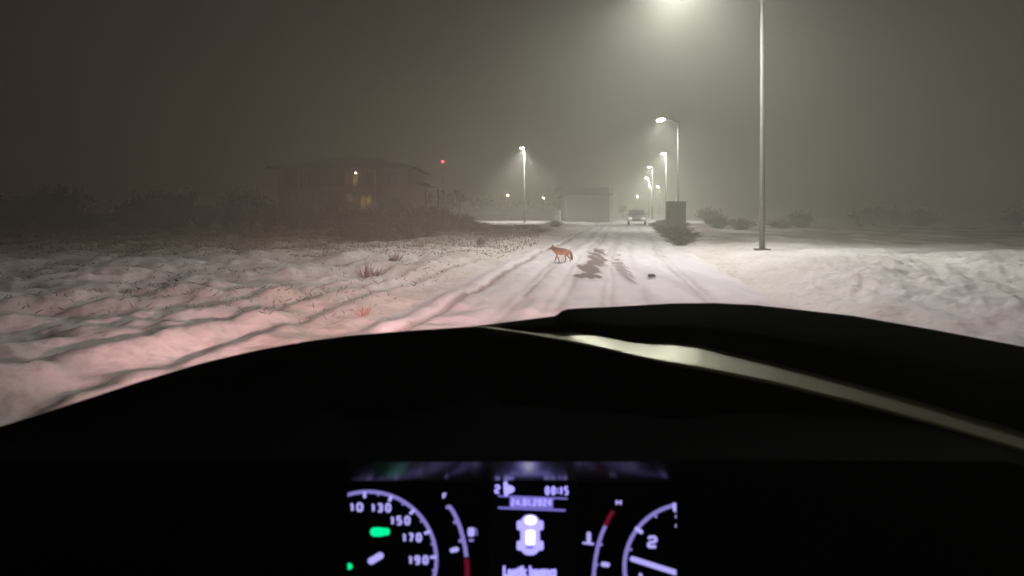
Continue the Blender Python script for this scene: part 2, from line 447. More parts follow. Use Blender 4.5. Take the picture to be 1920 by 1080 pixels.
LP = 4100.0
LAMPS = [ # px, py of lamp, distance, arm length, pole side shift, label
    (1268, -44, 14.5, 2.5, 'nearest street lamp, tall pole on the right verge with its head above the frame'),
    (1238, 225, 36.6, 1.3, 'brightest street lamp in view, second along the right side of the snowy road'),
    (1243, 288, 58.0, 0.35, 'street lamp on a pale pole standing behind the dark cabinet on the right'),
    (1217, 313, 76.0, 0.5, 'small far street lamp, highest of the distant cluster at the right'),
    (1212, 334, 102.0, 0.5, 'small far street lamp just below the highest one of the distant cluster'),
    (1218, 348, 132.0, 0.5, 'left one of two tiny lamps side by side in the distant haze'),
    (1233, 350, 138.0, 0.5, 'right one of two tiny lamps side by side in the distant haze'),
    (1195, 368, 225.0, 0.5, 'farthest and lowest street lamp, above the lights of the parked car'),
    (979, 278, 53.0, 0.25, 'lone street lamp left of the road on a tall slim pole'),
]
for px, py, D, arm, lab in LAMPS:
    p = P(px, py, D)
    side = -1
    bx, by = p.x - arm * side, p.y
    z0 = hz(bx, by)
    t = thing('street_lamp', lab, 'street lamp', (bx, by, z0), 0, 'street lamps along the snowy road')
    lamp_parts(t, p.z - 0.1 - z0, arm, side, M['lamp_far' if D > 90 else 'lamp_on'])
    L = lamp_light((arm * side, -0.15, p.z - 0.1 - z0 + 0.02), LP * {14.5: 1.95, 36.6: 1.2, 53.0: 3.0, 58.0: 2.2}.get(D, 1.15), angle={14.5: 172, 53.0: 128}.get(D, 152))
    L.parent = t

for px, py, D, lab in ((952, 367, 105, 'tiny orange lamp far off, left of the lone street lamp'),
                       (1019, 372, 110, 'tiny orange lamp far off, between the lone street lamp and the warehouse')):
    p = P(px, py, D)
    t = thing('far_lamp', lab, 'street lamp', (p.x, p.y, 0), 0, 'orange lamps far off')
    mb = MB(); mb.tube([(0, 0, 0), (0, 0, p.z)], [0.08, 0.05], 6); mb.build('pole', M['pole_dark'], t)
    mb = MB(); mb.box((0, -0.2, p.z + 0.1), (0.45, 0.4, 0.2), taper=(0.6, 0.6)); mb.build('lamp_head', M['lamp_orange'], t)

p = P(830, 303, 115)
t = thing('radio_mast', 'thin dark mast with a red warning lamp far behind the bushes', 'mast', (p.x, p.y, 0))
mb = MB()
for k in range(3):
    a = 2.094 * k
    mb.tube([(0.35 * math.cos(a), 0.35 * math.sin(a), 0), (0.06 * math.cos(a), 0.06 * math.sin(a), p.z - 0.2)], [0.03, 0.02], 5)
for k in range(14):
    z = k * (p.z - 0.4) / 14; r0 = 0.35 - 0.29 * k / 14
    for q in range(3):
        a = 2.094 * q; c = a + 2.094
        mb.tube([(r0 * math.cos(a), r0 * math.sin(a), z), (r0 * math.cos(c), r0 * math.sin(c), z + 0.7)], 0.012, 4)
mb.build('lattice', M['pole_dark'], t)
bm = bmesh.new(); bmesh.ops.create_icosphere(bm, subdivisions=2, radius=0.34)
for v in bm.verts: v.co.z = v.co.z * 0.8 + p.z
me = bpy.data.meshes.new('warning_lamp'); bm.to_mesh(me); bm.free(); me.materials.append(M['lamp_red']); link('warning_lamp', me, t)

# ------------------------------------------------------------------ old house, left
def house():
    Y0 = 45.0
    xl, xr = -21.0, -9.4
    t = thing('house', 'dark two storey house with a low hipped roof and dim warm windows behind the bushes', 'house', (0, 36.0, 0.27))
    t.scale = (0.8, 0.8, 0.8)
    he = 5.25
    mb = MB(); mb.box(((xl + xr) / 2, 4.5, he / 2 - 0.3), (xr - xl, 9.0, he + 0.6)); mb.build('wall', M['wall_old'], t)
    ov = 0.8; hr = 6.55
    a, b_, c, d = (xl - ov, -ov, he), (xr + ov, -ov, he), (xr + ov, 9 + ov, he), (xl - ov, 9 + ov, he)
    e, f = (xl + 4, 4.5, hr), (xr - 3.6, 4.5, hr)
    mb = MB(); mb.add([a, b_, c, d, e, f], [(0, 1, 5, 4), (1, 2, 5), (2, 3, 4, 5), (3, 0, 4), (3, 2, 1, 0)])
    mb.box(((xl + xr) / 2, -ov + 0.003, he - 0.09), (xr - xl + 2 * ov, 0.12, 0.2)); mb.build('roof', M['roof_dark'], t)
    mb = MB(); mb.add([(xr + 0.003, -1.0, 4.15), (xr + 2.0, -1.0, 3.75), (xr + 2.0, 7, 3.75), (xr + 0.003, 7, 4.15),
                       (xr + 0.003, -1.0, 4.0), (xr + 2.0, -1.0, 3.6), (xr + 2.0, 7, 3.6), (xr + 0.003, 7, 4.0)],
                      [(0, 1, 2, 3), (7, 6, 5, 4), (0, 4, 5, 1), (1, 5, 6, 2), (2, 6, 7, 3), (3, 7, 4, 0)])
    mb.build('porch_roof', M['roof_dark'], t)
    for yy in (-0.7, 6.6):
        mb = MB(); mb.box((xr + 1.8, yy, 1.55), (0.16, 0.16, 4.12)); mb.build('porch_post', M['wall_old'], t)
    for zc, hh in ((2.15, 1.5), (4.2, 1.2)):
        for k in range(7):
            xc = (-10.9, -13.15, -14.4, -15.65, -16.9, -18.3, -19.8)[k]
            fr = MB()
            for dx_ in (-0.56, 0.56): fr.box((xc + dx_, -0.03, zc), (0.10, 0.08, hh + 0.2))
            for dz_ in (-hh / 2 - 0.05, hh / 2 + 0.05): fr.box((xc, -0.034, zc + dz_), (1.02, 0.07, 0.10))
            fr.box((xc, -0.03, zc), (0.06, 0.05, hh))
            w = fr.build('window', M['roof_dark'], t)
            pn = MB(); pn.box((xc, -0.012, zc), (1.02, 0.02, hh)); pn.build('pane', M['win_warm'] if k in ((1, 2) if zc < 3 else (2,)) else M['pane_dark'], w)
    mb = MB(); mb.box((xr - 3.05, -0.12, he / 2 - 0.1), (0.28, 0.24, he - 0.2)); mb.build('pilaster', M['wall_old'], t)
    # small white lamp under the eaves
    mb = MB(); mb.box((-14.05, -0.15, 4.75), (0.16, 0.2, 0.14), taper=(0.7, 0.7)); mb.build('wall_lamp', M['lamp_small'], t)
house()

# ------------------------------------------------------------------ warehouse, wall, cabinets
Yw = 57.0
xl, xr = (1062 - 960) / F * Yw, (1143 - 960) / F * Yw
t = thing('warehouse', 'pale long warehouse with a dark overhanging roof at the end of the road', 'warehouse', (0, Yw, 0))
zt = H + 29 / F * Yw; zr = H + 45 / F * Yw
mb = MB(); mb.box(((xl + xr) / 2, 5, zt / 2), (xr - xl, 10, zt)); mb.build('wall', M['wall_pale'], t)
mb = MB(); mb.box(((xl + xr) / 2 - 0.2, 5, zt + (zr - zt) / 2 + 0.004), (xr - xl + 0.9, 11, zr - zt), taper=(0.97, 0.6)); mb.build('roof', M['roof_grey'], t)
mb = MB(); mb.box((xr + 0.18, -0.05, zt / 2 + 0.4), (0.34, 0.34, zt + 0.8)); mb.build('corner_pillar', M['white'], t)  # white strip added as the lit edge of the wall
# long low boundary wall
wx0, wx1, Yb = (872 - 960) / F * 64, (1056 - 960) / F * 64, 64.0
t = thing('boundary_wall', 'long low grey boundary wall with posts beyond the lone street lamp', 'wall', (0, Yb, 0))
n = 9; step = (wx1 - wx0) / n
for k in range(n):
    mb = MB(); mb.box((wx0 + (k + 0.5) * step, 0, 0.72), (step - 0.22, 0.14, 1.45)); mb.build('panel', M['concrete'], t)
for k in range(n + 1):
    mb = MB(); mb.box((wx0 + k * step, 0, 0.78), (0.2, 0.2, 1.6), taper=(0.9, 0.9)); mb.build('post', M['concrete'], t)

def cabinet(name, label, px0, px1, pyt, pyb, m):
    D = H * F / (pyb - HZ); w = (px1 - px0) / F * D; hh = (pyb - pyt) / F * D
    x = ((px0 + px1) / 2 - 960) / F * D; z0 = hz(x, D) - 0.03
    t = thing(name, label, 'cabinet', (x, D, z0))
    mb = MB(); mb.box((0, 0, 0.08), (w * 0.94, 0.42, 0.16)); mb.build('plinth', M['concrete'], t)
    mb = MB(); mb.box((0, 0, 0.16 + (hh - 0.22) / 2), (w, 0.46, hh - 0.22)); mb.build('body', m, t)
    mb = MB(); mb.box((0, 0, hh - 0.03), (w * 1.08, 0.54, 0.06), taper=(0.94, 0.9)); mb.build('lid', m, t)
    d = MB(); d.box((-w * 0.24, -0.24, 0.16 + (hh - 0.22) / 2), (w * 0.44, 0.02, (hh - 0.22) * 0.9)); dd = d.build('door', m, t)
    hd = MB(); hd.box((-w * 0.06, -0.26, hh * 0.5), (0.03, 0.03, 0.14)); hd.build('handle', M['pole_dark'], dd)
    d = MB(); d.box((w * 0.24, -0.24, 0.16 + (hh - 0.22) / 2), (w * 0.44, 0.02, (hh - 0.22) * 0.9)); d.build('door', m, t)
    return t
cabinet('utility_cabinet', 'dark green utility cabinet at the right edge of the road before a lamp pole', 1251, 1284, 380, 433, M['cabinet'])
cabinet('meter_box', 'small pale meter box beside the white post left of the road end', 1040, 1047, 405, 419, M['cabinet_grey'])
x, y = gp(1050, 419)
t = thing('marker_post', 'slim white marker post next to the small meter box', 'post', (x, y, 0))
hh = 24 / F * y
mb = MB(); mb.tube([(0, 0, 0), (0, 0, hh - 0.06), (0, 0, hh)], [0.10, 0.09, 0.04], 8); mb.build('post_body', M['white'], t, True)
mb = MB(); mb.tube([(0, 0, hh * 0.72), (0, 0, hh * 0.80)], [0.097, 0.096], 8); mb.build('reflector_band', M['cabinet_grey'], t)

# ------------------------------------------------------------------ parked car in the distance
x, y = gp(1194, 421)
t = thing('parked_car', 'pale snow dusted car facing us with dim headlights at the far end of the road', 'car', (x, y, 0), R(-14))
prof = [(-1.95, 0.35), (-2.0, 0.62), (-1.85, 0.80), (-0.95, 0.92), (-0.35, 1.40), (0.1, 1.46), (1.05, 1.42), (1.65, 0.98), (2.0, 0.92), (2.02, 0.4)]
mb = MB(); n = len(prof)
vs = []
for sx in (-1, 1):
    for (yy, zz) in prof:
        w = 0.84 if zz < 1.0 else 0.66
        vs.append((sx * w, yy, zz))
fs = [(k, k + 1, n + k + 1, n + k) for k in range(n - 1)] + [(n - 1, 0, n, 2 * n - 1), tuple(range(n))[::-1], tuple(range(n, 2 * n))]
mb.add(vs, fs); mb.build('body', M['car_paint'], t)
mb = MB(); mb.add([(-0.72, -0.93, 0.945), (0.72, -0.93, 0.945), (0.60, -0.38, 1.36), (-0.60, -0.38, 1.36)], [(0, 1, 2, 3)])
for v in mb.v: v.y -= 0.02; v.z += 0.015
mb.build('windscreen', M['glass_dark'], t)
for sx in (-1, 1):
    mb = MB(); mb.box((sx * 0.60, -2.0, 0.64), (0.36, 0.10, 0.19), taper=(0.8, 0.8)); mb.build('headlight', M['car_lamp'], t)
    for yy in (-1.25, 1.3):
        w = MB(); w.tube([(sx * 0.70, yy, 0.32), (sx * 0.86, yy, 0.32)], 0.32, 16); ww = w.build('wheel', M['rubber'], t)
        r_ = MB(); r_.tube([(sx * 0.84, yy, 0.32), (sx * 0.875, yy, 0.32)], 0.19, 12); r_.build('rim', M['metal'], ww)
    mb = MB(); mb.box((sx * 0.93, -0.75, 1.0), (0.2, 0.1, 0.14), taper=(0.8, 0.8)); mb.build('mirror', M['car_paint'], t)
mb = MB(); mb.box((0, -2.0, 0.48), (0.8, 0.06, 0.14)); mb.build('grille', M['rubber'], t)

# ------------------------------------------------------------------ plants
def shrub_mesh(seed, h, spread, n, w=0.012):
    random.seed(seed); mb = MB()
    for k in range(n):
        a = random.uniform(0, 2 * math.pi); r = spread * random.random() ** 0.6
        b0 = Vector((0.25 * r * math.cos(a), 0.25 * r * math.sin(a), 0))
        hh = h * random.uniform(0.55, 1.05) * (1 - 0.35 * (r / spread) ** 2)
        tip = Vector((r * math.cos(a), r * math.sin(a), hh))
        mid = b0.lerp(tip, 0.5) + Vector((random.uniform(-.1, .1), random.uniform(-.1, .1), 0.1 * h))
        mb.tube([b0, mid, tip], [w, w * 0.7, w * 0.25], 3, cap=False)
        for q in range(6):
            s_ = mid.lerp(tip, random.random())
            d = Vector((random.uniform(-1, 1), random.uniform(-1, 1), random.uniform(0.1, 1.2))).normalized() * h * random.uniform(0.08, 0.24)
            mb.blade(s_, s_ + d, w * 0.8)
            for z in range(2):
                s2 = s_ + d * random.uniform(0.4, 1.0)
                mb.blade(s2, s2 + Vector((random.uniform(-1, 1), random.uniform(-1, 1), random.uniform(-.2, 1))) * h * 0.07, w * 0.7)
    me = bpy.data.meshes.new('shrub'); me.from_pydata([tuple(v) for v in mb.v], [], mb.f)
    return me
def finish(me, m):
    me.materials.append(m); me.update(); return me
SH = [finish(shrub_mesh(s, 1.0, 0.75, 110, 0.015), M['twig']) for s in (1, 2, 3)]
def shrub(px, D, h, wd, label, group, k):
    x = (px - 960) / F * D
    o = link('bare_shrub', SH[k % 3]); o.location = (x, D, hz(x, D) - 0.03)
    o.scale = (wd, wd, h); o.rotation_euler = (0, 0, k * 1.3)
    return tag(o, label, 'shrub', group)
left_sh = [(662, 27, 1.2, 1.6), (690, 31, 1.5, 1.8), (716, 26, 1.5, 1.5), (742, 33, 2.2, 1.9), (766, 28, 1.6, 1.7),
           (790, 35, 2.1, 1.9), (812, 29, 1.4, 1.6), (838, 37, 1.7, 1.9), (866, 33, 0.8, 1.6), (640, 33, 2.3, 2.0),
           (724, 38, 2.3, 2.0), (768, 41, 2.8, 2.1), (815, 43, 2.5, 2.2), (672, 38, 1.7, 2.0), (855, 45, 1.9, 2.2), (895, 40, 0.45, 1.8),
           (880, 30, 0.5, 1.6), (925, 34, 0.36, 1.8), (955, 31, 0.3, 1.6), (985, 33, 0.32, 1.6), (1012, 30, 0.28, 1.1), (1040, 36, 0.5, 0.9),
           (20, 30, 1.4, 1.9), (95, 34, 1.7, 2.0), (170, 31, 1.3, 1.8), (240, 36, 1.8, 2.1), (310, 33, 1.5, 1.9), (380, 38, 1.9, 2.2), (440, 32, 1.5, 1.8), (505, 36, 1.9, 2.1), (560, 31, 1.6, 1.8), (600, 36, 2.1, 2.0)]
random.seed(21)
for q in range(16):
    left_sh.append((random.uniform(-30, 600), random.uniform(33, 50), random.uniform(1.5, 2.9), random.uniform(1.6, 2.6)))
for q in range(7):
    left_sh.append((652 + q * 24 + random.uniform(-8, 8), random.uniform(19.5, 22), random.uniform(0.35, 0.7), random.uniform(0.9, 1.4)))
for q in range(9):
    left_sh.append((650 + q * 23 + random.uniform(-8, 8), random.uniform(22.5, 25.5) + q * 0.5, random.uniform(0.6, 1.1), random.uniform(1.0, 1.5)))
for k, (px, D, h, wd) in enumerate(left_sh):
    if 580 < px < 865 and D > 33.5: h *= 0.74 * 33.5 / D; wd *= 0.9; D = 31.5 + (D - 33.5) * 0.2
    if px < 600:
        shrub(px, D, h, wd, 'leafless shrub of the hazy hedge line left of the dark house', 'shrubs of the hazy hedge line left of the house', k)
    elif px < 870:
        shrub(px, D, h, wd, 'dark leafless shrub in the thicket before the house, left of the road', 'shrubs of the dark thicket before the house', k)
    else:
        shrub(px, D, h, wd, 'low dark leafless shrub on the left verge between thicket and marker post', 'low shrubs on the left verge before the marker post', k)
right_sh = [(1262, 19.5, 0.65, 0.8), (1252, 23, 0.7, 0.9), (1240, 27, 0.7, 0.9), (1230, 32, 0.75, 0.9), (1222, 38, 0.9, 1.1), (1234, 42, 1.1, 1.3), (1262, 27, 0.9, 1.1), (1278, 22, 0.8, 1.0), (1258, 38, 0.9, 1.4)]
random.seed(33)
right_sh += [(random.uniform(1310, 1950), random.uniform(30, 52), random.uniform(0.6, 1.9), random.uniform(1.2, 2.4)) for q in range(17)]
for k, (px, D, h, wd) in enumerate(right_sh):
    if px < 1300: px += 12; h *= 0.55
    if px > 1300:
        shrub(px, D, h, wd, 'hazy leafless shrub in the far field behind the nearest lamp pole', 'hazy shrubs in the right field', k); continue
    shrub(px, D, h, wd, 'low dark leafless shrub along the right edge of the road', 'shrubs along the right road edge', k)

def tuft_mesh(seed, n, h, sp, w):
    random.seed(seed); mb = MB()
    for k in range(n):
        a = random.uniform(0, 2 * math.pi); r = sp * random.random()
        b0 = Vector((0.4 * r * math.cos(a), 0.4 * r * math.sin(a), -0.02))
        tip = Vector((1.6 * r * math.cos(a) + random.gauss(0, 0.05), 1.6 * r * math.sin(a) + random.gauss(0, 0.05), h * random.uniform(0.4, 1.0)))
        mb.blade(b0, tip, w, Vector((random.uniform(-.03, .03), random.uniform(-.03, .03), 0.02)))
    me = bpy.data.meshes.new('tuft'); me.from_pydata([tuple(v) for v in mb.v], [], mb.f)
    return me
TU = [finish(tuft_mesh(s, 60, 1.0, 0.30, 0.010), M['straw']) for s in (11, 12)]
TR = finish(tuft_mesh(15, 55, 1.0, 0.5, 0.014), M['straw_red'])
def tuft(px, py, h, wd, label, me):
    x, y = gp(px, py, 0.08)
    o = link('weed_tuft', me); o.location = (x, y, hz(x, y) - 0.02); o.scale = (wd, wd, h); o.rotation_euler = (0, 0, px * 0.37)
    return tag(o, label, 'weeds')
tuft(680, 583, 0.17, 0.28, 'reddish dry weed tuft nearest the dashboard at the left verge', TR)
tuft(686, 510, 0.34, 0.75, 'larger brown weed clump on the left verge under the lit house windows', TU[0])
tuft(706, 508, 0.28, 0.6, 'brown weed clump just right of the larger clump on the left verge', TU[1])
tuft(742, 484, 0.30, 0.6, 'dark weed clump farther up the left verge near small snow hump', TU[0])
tuft(858, 501, 0.06, 0.45, 'flat brown weed tuft alone in smooth snow between left verge and road', TU[1])
tuft(910, 477, 0.10, 0.35, 'little dark weed tuft in the snow below the dark stone', TU[0])
# uncountable dead grass on the left verge
random.seed(5); mb = MB()
cnt = 0
while cnt < 20000:
    px = random.uniform(-40, 1010); py = 430 + 175 * random.random() ** 1.9
    x, y = gp(px, py, 0.05)
    u = DY * x - DX * y
    if u > -3.3 or y > 42: continue
    d = 0.5 + noise.noise(Vector((x * 0.8, y * 0.5, 3)))
    if random.random() > d * (1.0 if y > 14 else 0.07): continue
    cnt += 1
    z = hz(x, y) - 0.01
    hgt = random.uniform(0.03, 0.13) * (2.4 if y > 22 else 1.3 if y > 16 else 0.6)
    mb.blade((x, y, z), (x + random.gauss(0, 0.06), y + random.gauss(0, 0.06), z + hgt), 0.004 + 0.0004 * y)
o = mb.build('dead_grass', M['straw'])
o['kind'] = 'stuff'

# stones
def stone(px, py, s, label, seed):
    x, y = gp(px, py, 0.06)
    bm = bmesh.new(); bmesh.ops.create_icosphere(bm, subdivisions=3, radius=1)
    for v in bm.verts:
        nn = noise.noise(v.co * 1.1 + Vector((seed, 0, 0))) * 0.35 + noise.noise(v.co * 3 + Vector((seed, 2, 0))) * 0.1
        v.co = v.co * (1 + nn)
    me = bpy.data.meshes.new('stone'); bm.to_mesh(me); bm.free(); me.materials.append(M['rock'])
    for p_ in me.polygons: p_.use_smooth = True
    o = link('stone', me); o.location = (x, y, hz(x, y) + s[2] * 0.5); o.scale = s
    return tag(o, label, 'stone')
stone(901, 459, (0.16, 0.16, 0.15), 'dark rounded stone standing on the left verge snow', 1.0)
stone(735, 487, (0.10, 0.10, 0.07), 'small dark stone beside the weeds on the left verge', 4.0)

# bare trees behind the house and wall
def bare_tree(seed, hgt):
    random.seed(seed); tr = MB(); cr_ = MB()
    tr.tube([(0, 0, 0), (0.05, 0, hgt * 0.3), (-0.05, 0.05, hgt * 0.62), (0, 0, hgt * 0.92)], [0.15, 0.12, 0.07, 0.02], 7)
    def grow(p, d, L, r, dep):
        q = p + d * L
        mid = p.lerp(q, 0.5) + Vector((random.uniform(-1, 1), random.uniform(-1, 1), random.uniform(0, 1))) * L * 0.08
        cr_.tube([p, mid, q], [r, r * 0.8, r * 0.55], 4 if dep > 1 else 3, cap=False)
        if dep == 0:
            for z in range(5):
                s_ = p.lerp(q, random.uniform(0.2, 1))
                cr_.blade(s_, s_ + (d + Vector((random.uniform(-1, 1), random.uniform(-1, 1), random.uniform(-.6, .8)))) * L * 0.6, 0.014)
            return
        for z in range(4 if dep > 1 else 5):
            nd = (d + Vector((random.uniform(-1, 1), random.uniform(-1, 1), random.uniform(-0.35, 0.8))) * 0.8).normalized()
            grow(p.lerp(q, random.uniform(0.45, 1.0)), nd, L * random.uniform(0.5, 0.72), r * 0.55, dep - 1)
    for k in range(11):
        a = k * 2.4; z = hgt * random.uniform(0.22, 0.8)
        grow(Vector((0, 0, z)), Vector((math.cos(a), math.sin(a), random.uniform(0.3, 1.0))).normalized(), hgt * 0.24 * (1.25 - z / hgt), 0.05, 2)
    return tr, cr_
tree_protos = []
def tree(k, px, D, scale, label, group):
    x = (px - 960) / F * D
    if k < 3:
        tr, cr_ = bare_tree(40 + k, 6.0)
        t = thing('bare_tree', label, 'tree', (x, D, -0.05), k, group)
        t.scale = (scale,) * 3
        tr.build('trunk', M['bark'], t, True); cr_.build('crown', M['twig'], t)
        tree_protos.append(t)
    else:
        t = dup(tree_protos[k % 3], (x, D, -0.05), k * 1.1, label, group, (scale,) * 3)
for k, (px, D, s) in enumerate([(800, 62, 0.75), (832, 70, 0.8), (862, 82, 0.85), (890, 92, 0.8), (915, 98, 0.8), (940, 105, 0.75),
                                (968, 108, 0.75), (996, 112, 0.7), (1024, 110, 0.75), (1046, 104, 0.7), (848, 98, 1.0), (905, 118, 1.0), (1168, 95, 0.5)]):
    tree(k, px, D, s, 'hazy leafless tree in the dark row beyond the low boundary wall' if px < 1100 else 'small hazy leafless tree right of the warehouse corner',
         'hazy leafless trees beyond the boundary wall' if px < 1100 else None)

# ------------------------------------------------------------------ the fox
def fox():
    Vx = []; E = []; Rd = []
    def chain(pts, start=None):
        prev = start
        for (x_, y_, z_, r1) in pts:
            Vx.append((x_, y_, z_)); Rd.append(r1)
            if prev is not None: E.append((prev, len(Vx) - 1))
            prev = len(Vx) - 1
        return prev
    # pelvis first (root)
    chain([(-0.24, 0, 0.335, 0.108)]); pel = 0
    loin = chain([(-0.12, 0, 0.33, 0.110)], pel)
    mid = chain([(0.02, 0, 0.325, 0.120)], loin)
    chest = chain([(0.16, 0, 0.33, 0.130)], mid)
    sh = chain([(0.24, 0, 0.365, 0.104)], chest)
    neck = chain([(0.305, 0, 0.40, 0.080), (0.35, 0, 0.425, 0.064)], sh)
    head = chain([(0.395, 0, 0.43, 0.052)], neck)
    chain([(0.45, 0, 0.412, 0.030), (0.505, 0, 0.398, 0.016)], head)
    for s in (-1, 1):
        chain([(0.36, s * 0.036, 0.485, 0.024), (0.355, s * 0.048, 0.53, 0.008)], neck)
    # tail, hanging
    chain([(-0.325, 0, 0.35, 0.034), (-0.365, 0, 0.28, 0.050), (-0.385, 0, 0.20, 0.056), (-0.40, 0, 0.13, 0.046), (-0.41, 0, 0.07, 0.014)], pel)
    # legs: walking
    def fore(s, dx, lift):
        chain([(0.19, s * 0.055, 0.27, 0.042), (0.18 + dx * 0.3, s * 0.055, 0.19, 0.031), (0.19 + dx * 0.8, s * 0.055, 0.10 + lift, 0.022),
               (0.19 + dx, s * 0.055, 0.025 + lift, 0.019), (0.225 + dx, s * 0.055, 0.012 + lift, 0.016)], chest)
    def hind(s, dx, lift):
        chain([(-0.22, s * 0.055, 0.26, 0.052), (-0.19 + dx * 0.4, s * 0.055, 0.20, 0.036), (-0.27 + dx * 0.8, s * 0.055, 0.12 + lift, 0.024),
               (-0.255 + dx, s * 0.055, 0.03 + lift, 0.019), (-0.22 + dx, s * 0.055, 0.012 + lift, 0.016)], pel)
    fore(-1, 0.08, 0.02); fore(1, -0.12, 0.0)
    hind(-1, -0.06, 0.0); hind(1, 0.10, 0.0)
    me = bpy.data.meshes.new('fox_skeleton'); me.from_pydata(Vx, E, [])
    ob = bpy.data.objects.new('fox_tmp', me); COL.objects.link(ob)
    md = ob.modifiers.new('s', 'SKIN')
    for k, sv in enumerate(me.skin_vertices[0].data):
        sv.radius = (Rd[k], Rd[k]); sv.use_root = (k == 0)
    md.use_smooth_shade = True
    ob.modifiers.new('d', 'SUBSURF').levels = 2
    ob.modifiers['d'].render_levels = 2
    bpy.context.view_layer.update()
    dg = bpy.context.evaluated_depsgraph_get()
    fm = bpy.data.meshes.new_from_object(ob.evaluated_get(dg))
    bpy.data.objects.remove(ob)
    # narrow the trunk sideways a little
    for v in fm.vertices: v.co.y *= 0.80
    # coat: rust back, paler belly and throat, dark lower legs, dark tail
    m, nt, b = nodes_of('fox_coat')
    at = nt.nodes.new('ShaderNodeVertexColor'); at.layer_name = 'coat'
    nz = nt.nodes.new('ShaderNodeTexNoise'); nz.inputs['Scale'].default_value = 60
    tc = nt.nodes.new('ShaderNodeTexCoord'); nt.links.new(tc.outputs['Object'], nz.inputs['Vector'])
    mx = nt.nodes.new('ShaderNodeMix'); mx.data_type = 'RGBA'; mx.blend_type = 'MULTIPLY'; mx.inputs['Factor'].default_value = 0.5
    nt.links.new(at.outputs['Color'], mx.inputs['A']); nt.links.new(nz.outputs['Fac'], mx.inputs['B'])
    nt.links.new(mx.outputs['Result'], b.inputs['Base Color']); b.inputs['Roughness'].default_value = 0.9
    bp = nt.nodes.new('ShaderNodeBump'); bp.inputs['Strength'].default_value = 0.6; bp.inputs['Distance'].default_value = 0.01
    nt.links.new(nz.outputs['Fac'], bp.inputs['Height']); nt.links.new(bp.outputs['Normal'], b.inputs['Normal'])
    fm.materials.clear(); fm.materials.append(m)
    ca = fm.color_attributes.new('coat', 'FLOAT_COLOR', 'POINT')
    back = np.array([0.22, 0.125, 0.085]); red = np.array([0.82, 0.34, 0.18]); pale = np.array([0.85, 0.50, 0.36]); dark = np.array([0.14, 0.10, 0.09])
    for k, v in enumerate(fm.vertices):
        x_, y_, z_ = v.co
        c = red * (1 - sstep(0.33, 0.41, z_)) + back * sstep(0.33, 0.41, z_)
        bl = sstep(0.335, 0.27, z_) * (1 if -0.2 < x_ < 0.3 else 0.3)
        c = c * (1 - 0.7 * bl) + pale * 0.7 * bl
        lg = 0.8 * sstep(0.20, 0.10, z_); c = c * (1 - lg) + dark * 1.3 * lg
        if x_ < -0.33: tl = sstep(-0.33, -0.38, x_); c = c * (1 - tl) + dark * tl
        if x_ > 0.30: hd = sstep(0.30, 0.36, x_); c = c * (1 - hd) + red * 0.75 * hd
        if x_ > 0.47 or z_ > 0.51: c = dark
        ca.data[k].color = (*c, 1)
    fm.name = 'fox'
    for p_ in fm.polygons: p_.use_smooth = True
    o = link('fox', fm)
    x, y = gp(1053, 490.5)
    o.location = (x, y, hz(x, y) - 0.004)
    o.rotation_euler = (0, 0, R(180 - 24)); o.scale = (0.71, 1.0, 0.88)
    tag(o, 'rusty brown fox with dark hanging tail walking left across the snowy road', 'fox')
fox()

# ------------------------------------------------------------------ the car we sit in
car = thing('car', 'dark car interior around the camera with dashboard and lit instruments', 'car', (0, 0.9, 0))
def pc(o):   # parent while keeping world placement (the car has no rotation)
    o.parent = car; o.matrix_parent_inverse = Matrix.Translation((0, -0.9, 0)); return o

pxs = np.concatenate([np.arange(-160, 560, 16), np.arange(560, 660, 4), np.arange(660, 1036, 8), np.arange(1036, 1068, 2), np.arange(1068, 2090, 8)]).astype(float)
def curve(pts):
    a = np.array(pts, float); return np.interp(pxs, a[:, 0], a[:, 1])
def smooth(c, n=3):
    for _ in range(n):
        c = np.concatenate([[c[0]], (c[:-2] + 2 * c[1:-1] + c[2:]) / 4, [c[-1]]])
    return c
top = smooth(curve([(-160, 850), (0, 800), (120, 762), (260, 716), (380, 680), (480, 657), (560, 642), (650, 629.5),
              (760, 620.5), (870, 613), (900, 612), (930, 617), (960, 621), (1000, 627), (1050, 637), (1130, 653), (1190, 668), (1264, 685), (1350, 700), (1450, 720), (1600, 756), (1750, 796), (1920, 846), (2090, 898)]), 2)
topD = smooth(curve([(-160, 0.62), (200, 0.70), (450, 0.80), (650, 0.86), (960, 0.90), (1264, 0.82), (1600, 0.78), (2090, 0.74)]), 8)
lip_y = np.maximum(866, top + 30)
lipD = np.minimum(smooth(curve([(-160, 0.56), (560, 0.59), (660, 0.612), (740, 0.611), (860, 0.6055), (1090, 0.6055), (1268, 0.610), (2090, 0.60)])), topD - 0.02)
low_y = np.maximum(1230, lip_y + 60)
rows = []
rows.append((top + 60, topD + 0.22))
rows.append((top + 6, topD + 0.05))
rows.append((top, topD))
for f_ in (0.12, 0.3, 0.55, 0.8, 0.95):
    bulge = 0.018 * math.sin(f_ * math.pi)
    rows.append((top + (lip_y - top) * f_, topD + (lipD - topD) * f_ + bulge))
rows.append((lip_y, lipD))
vs = []; fs = []; N = len(pxs)
for yy, dd in rows:
    for k in range(N): vs.append(P(pxs[k], yy[k], dd[k]))
for r_ in range(len(rows) - 1):
    for k in range(N - 1):
        a = r_ * N + k; fs.append((a, a + 1, a + 1 + N, a + N))
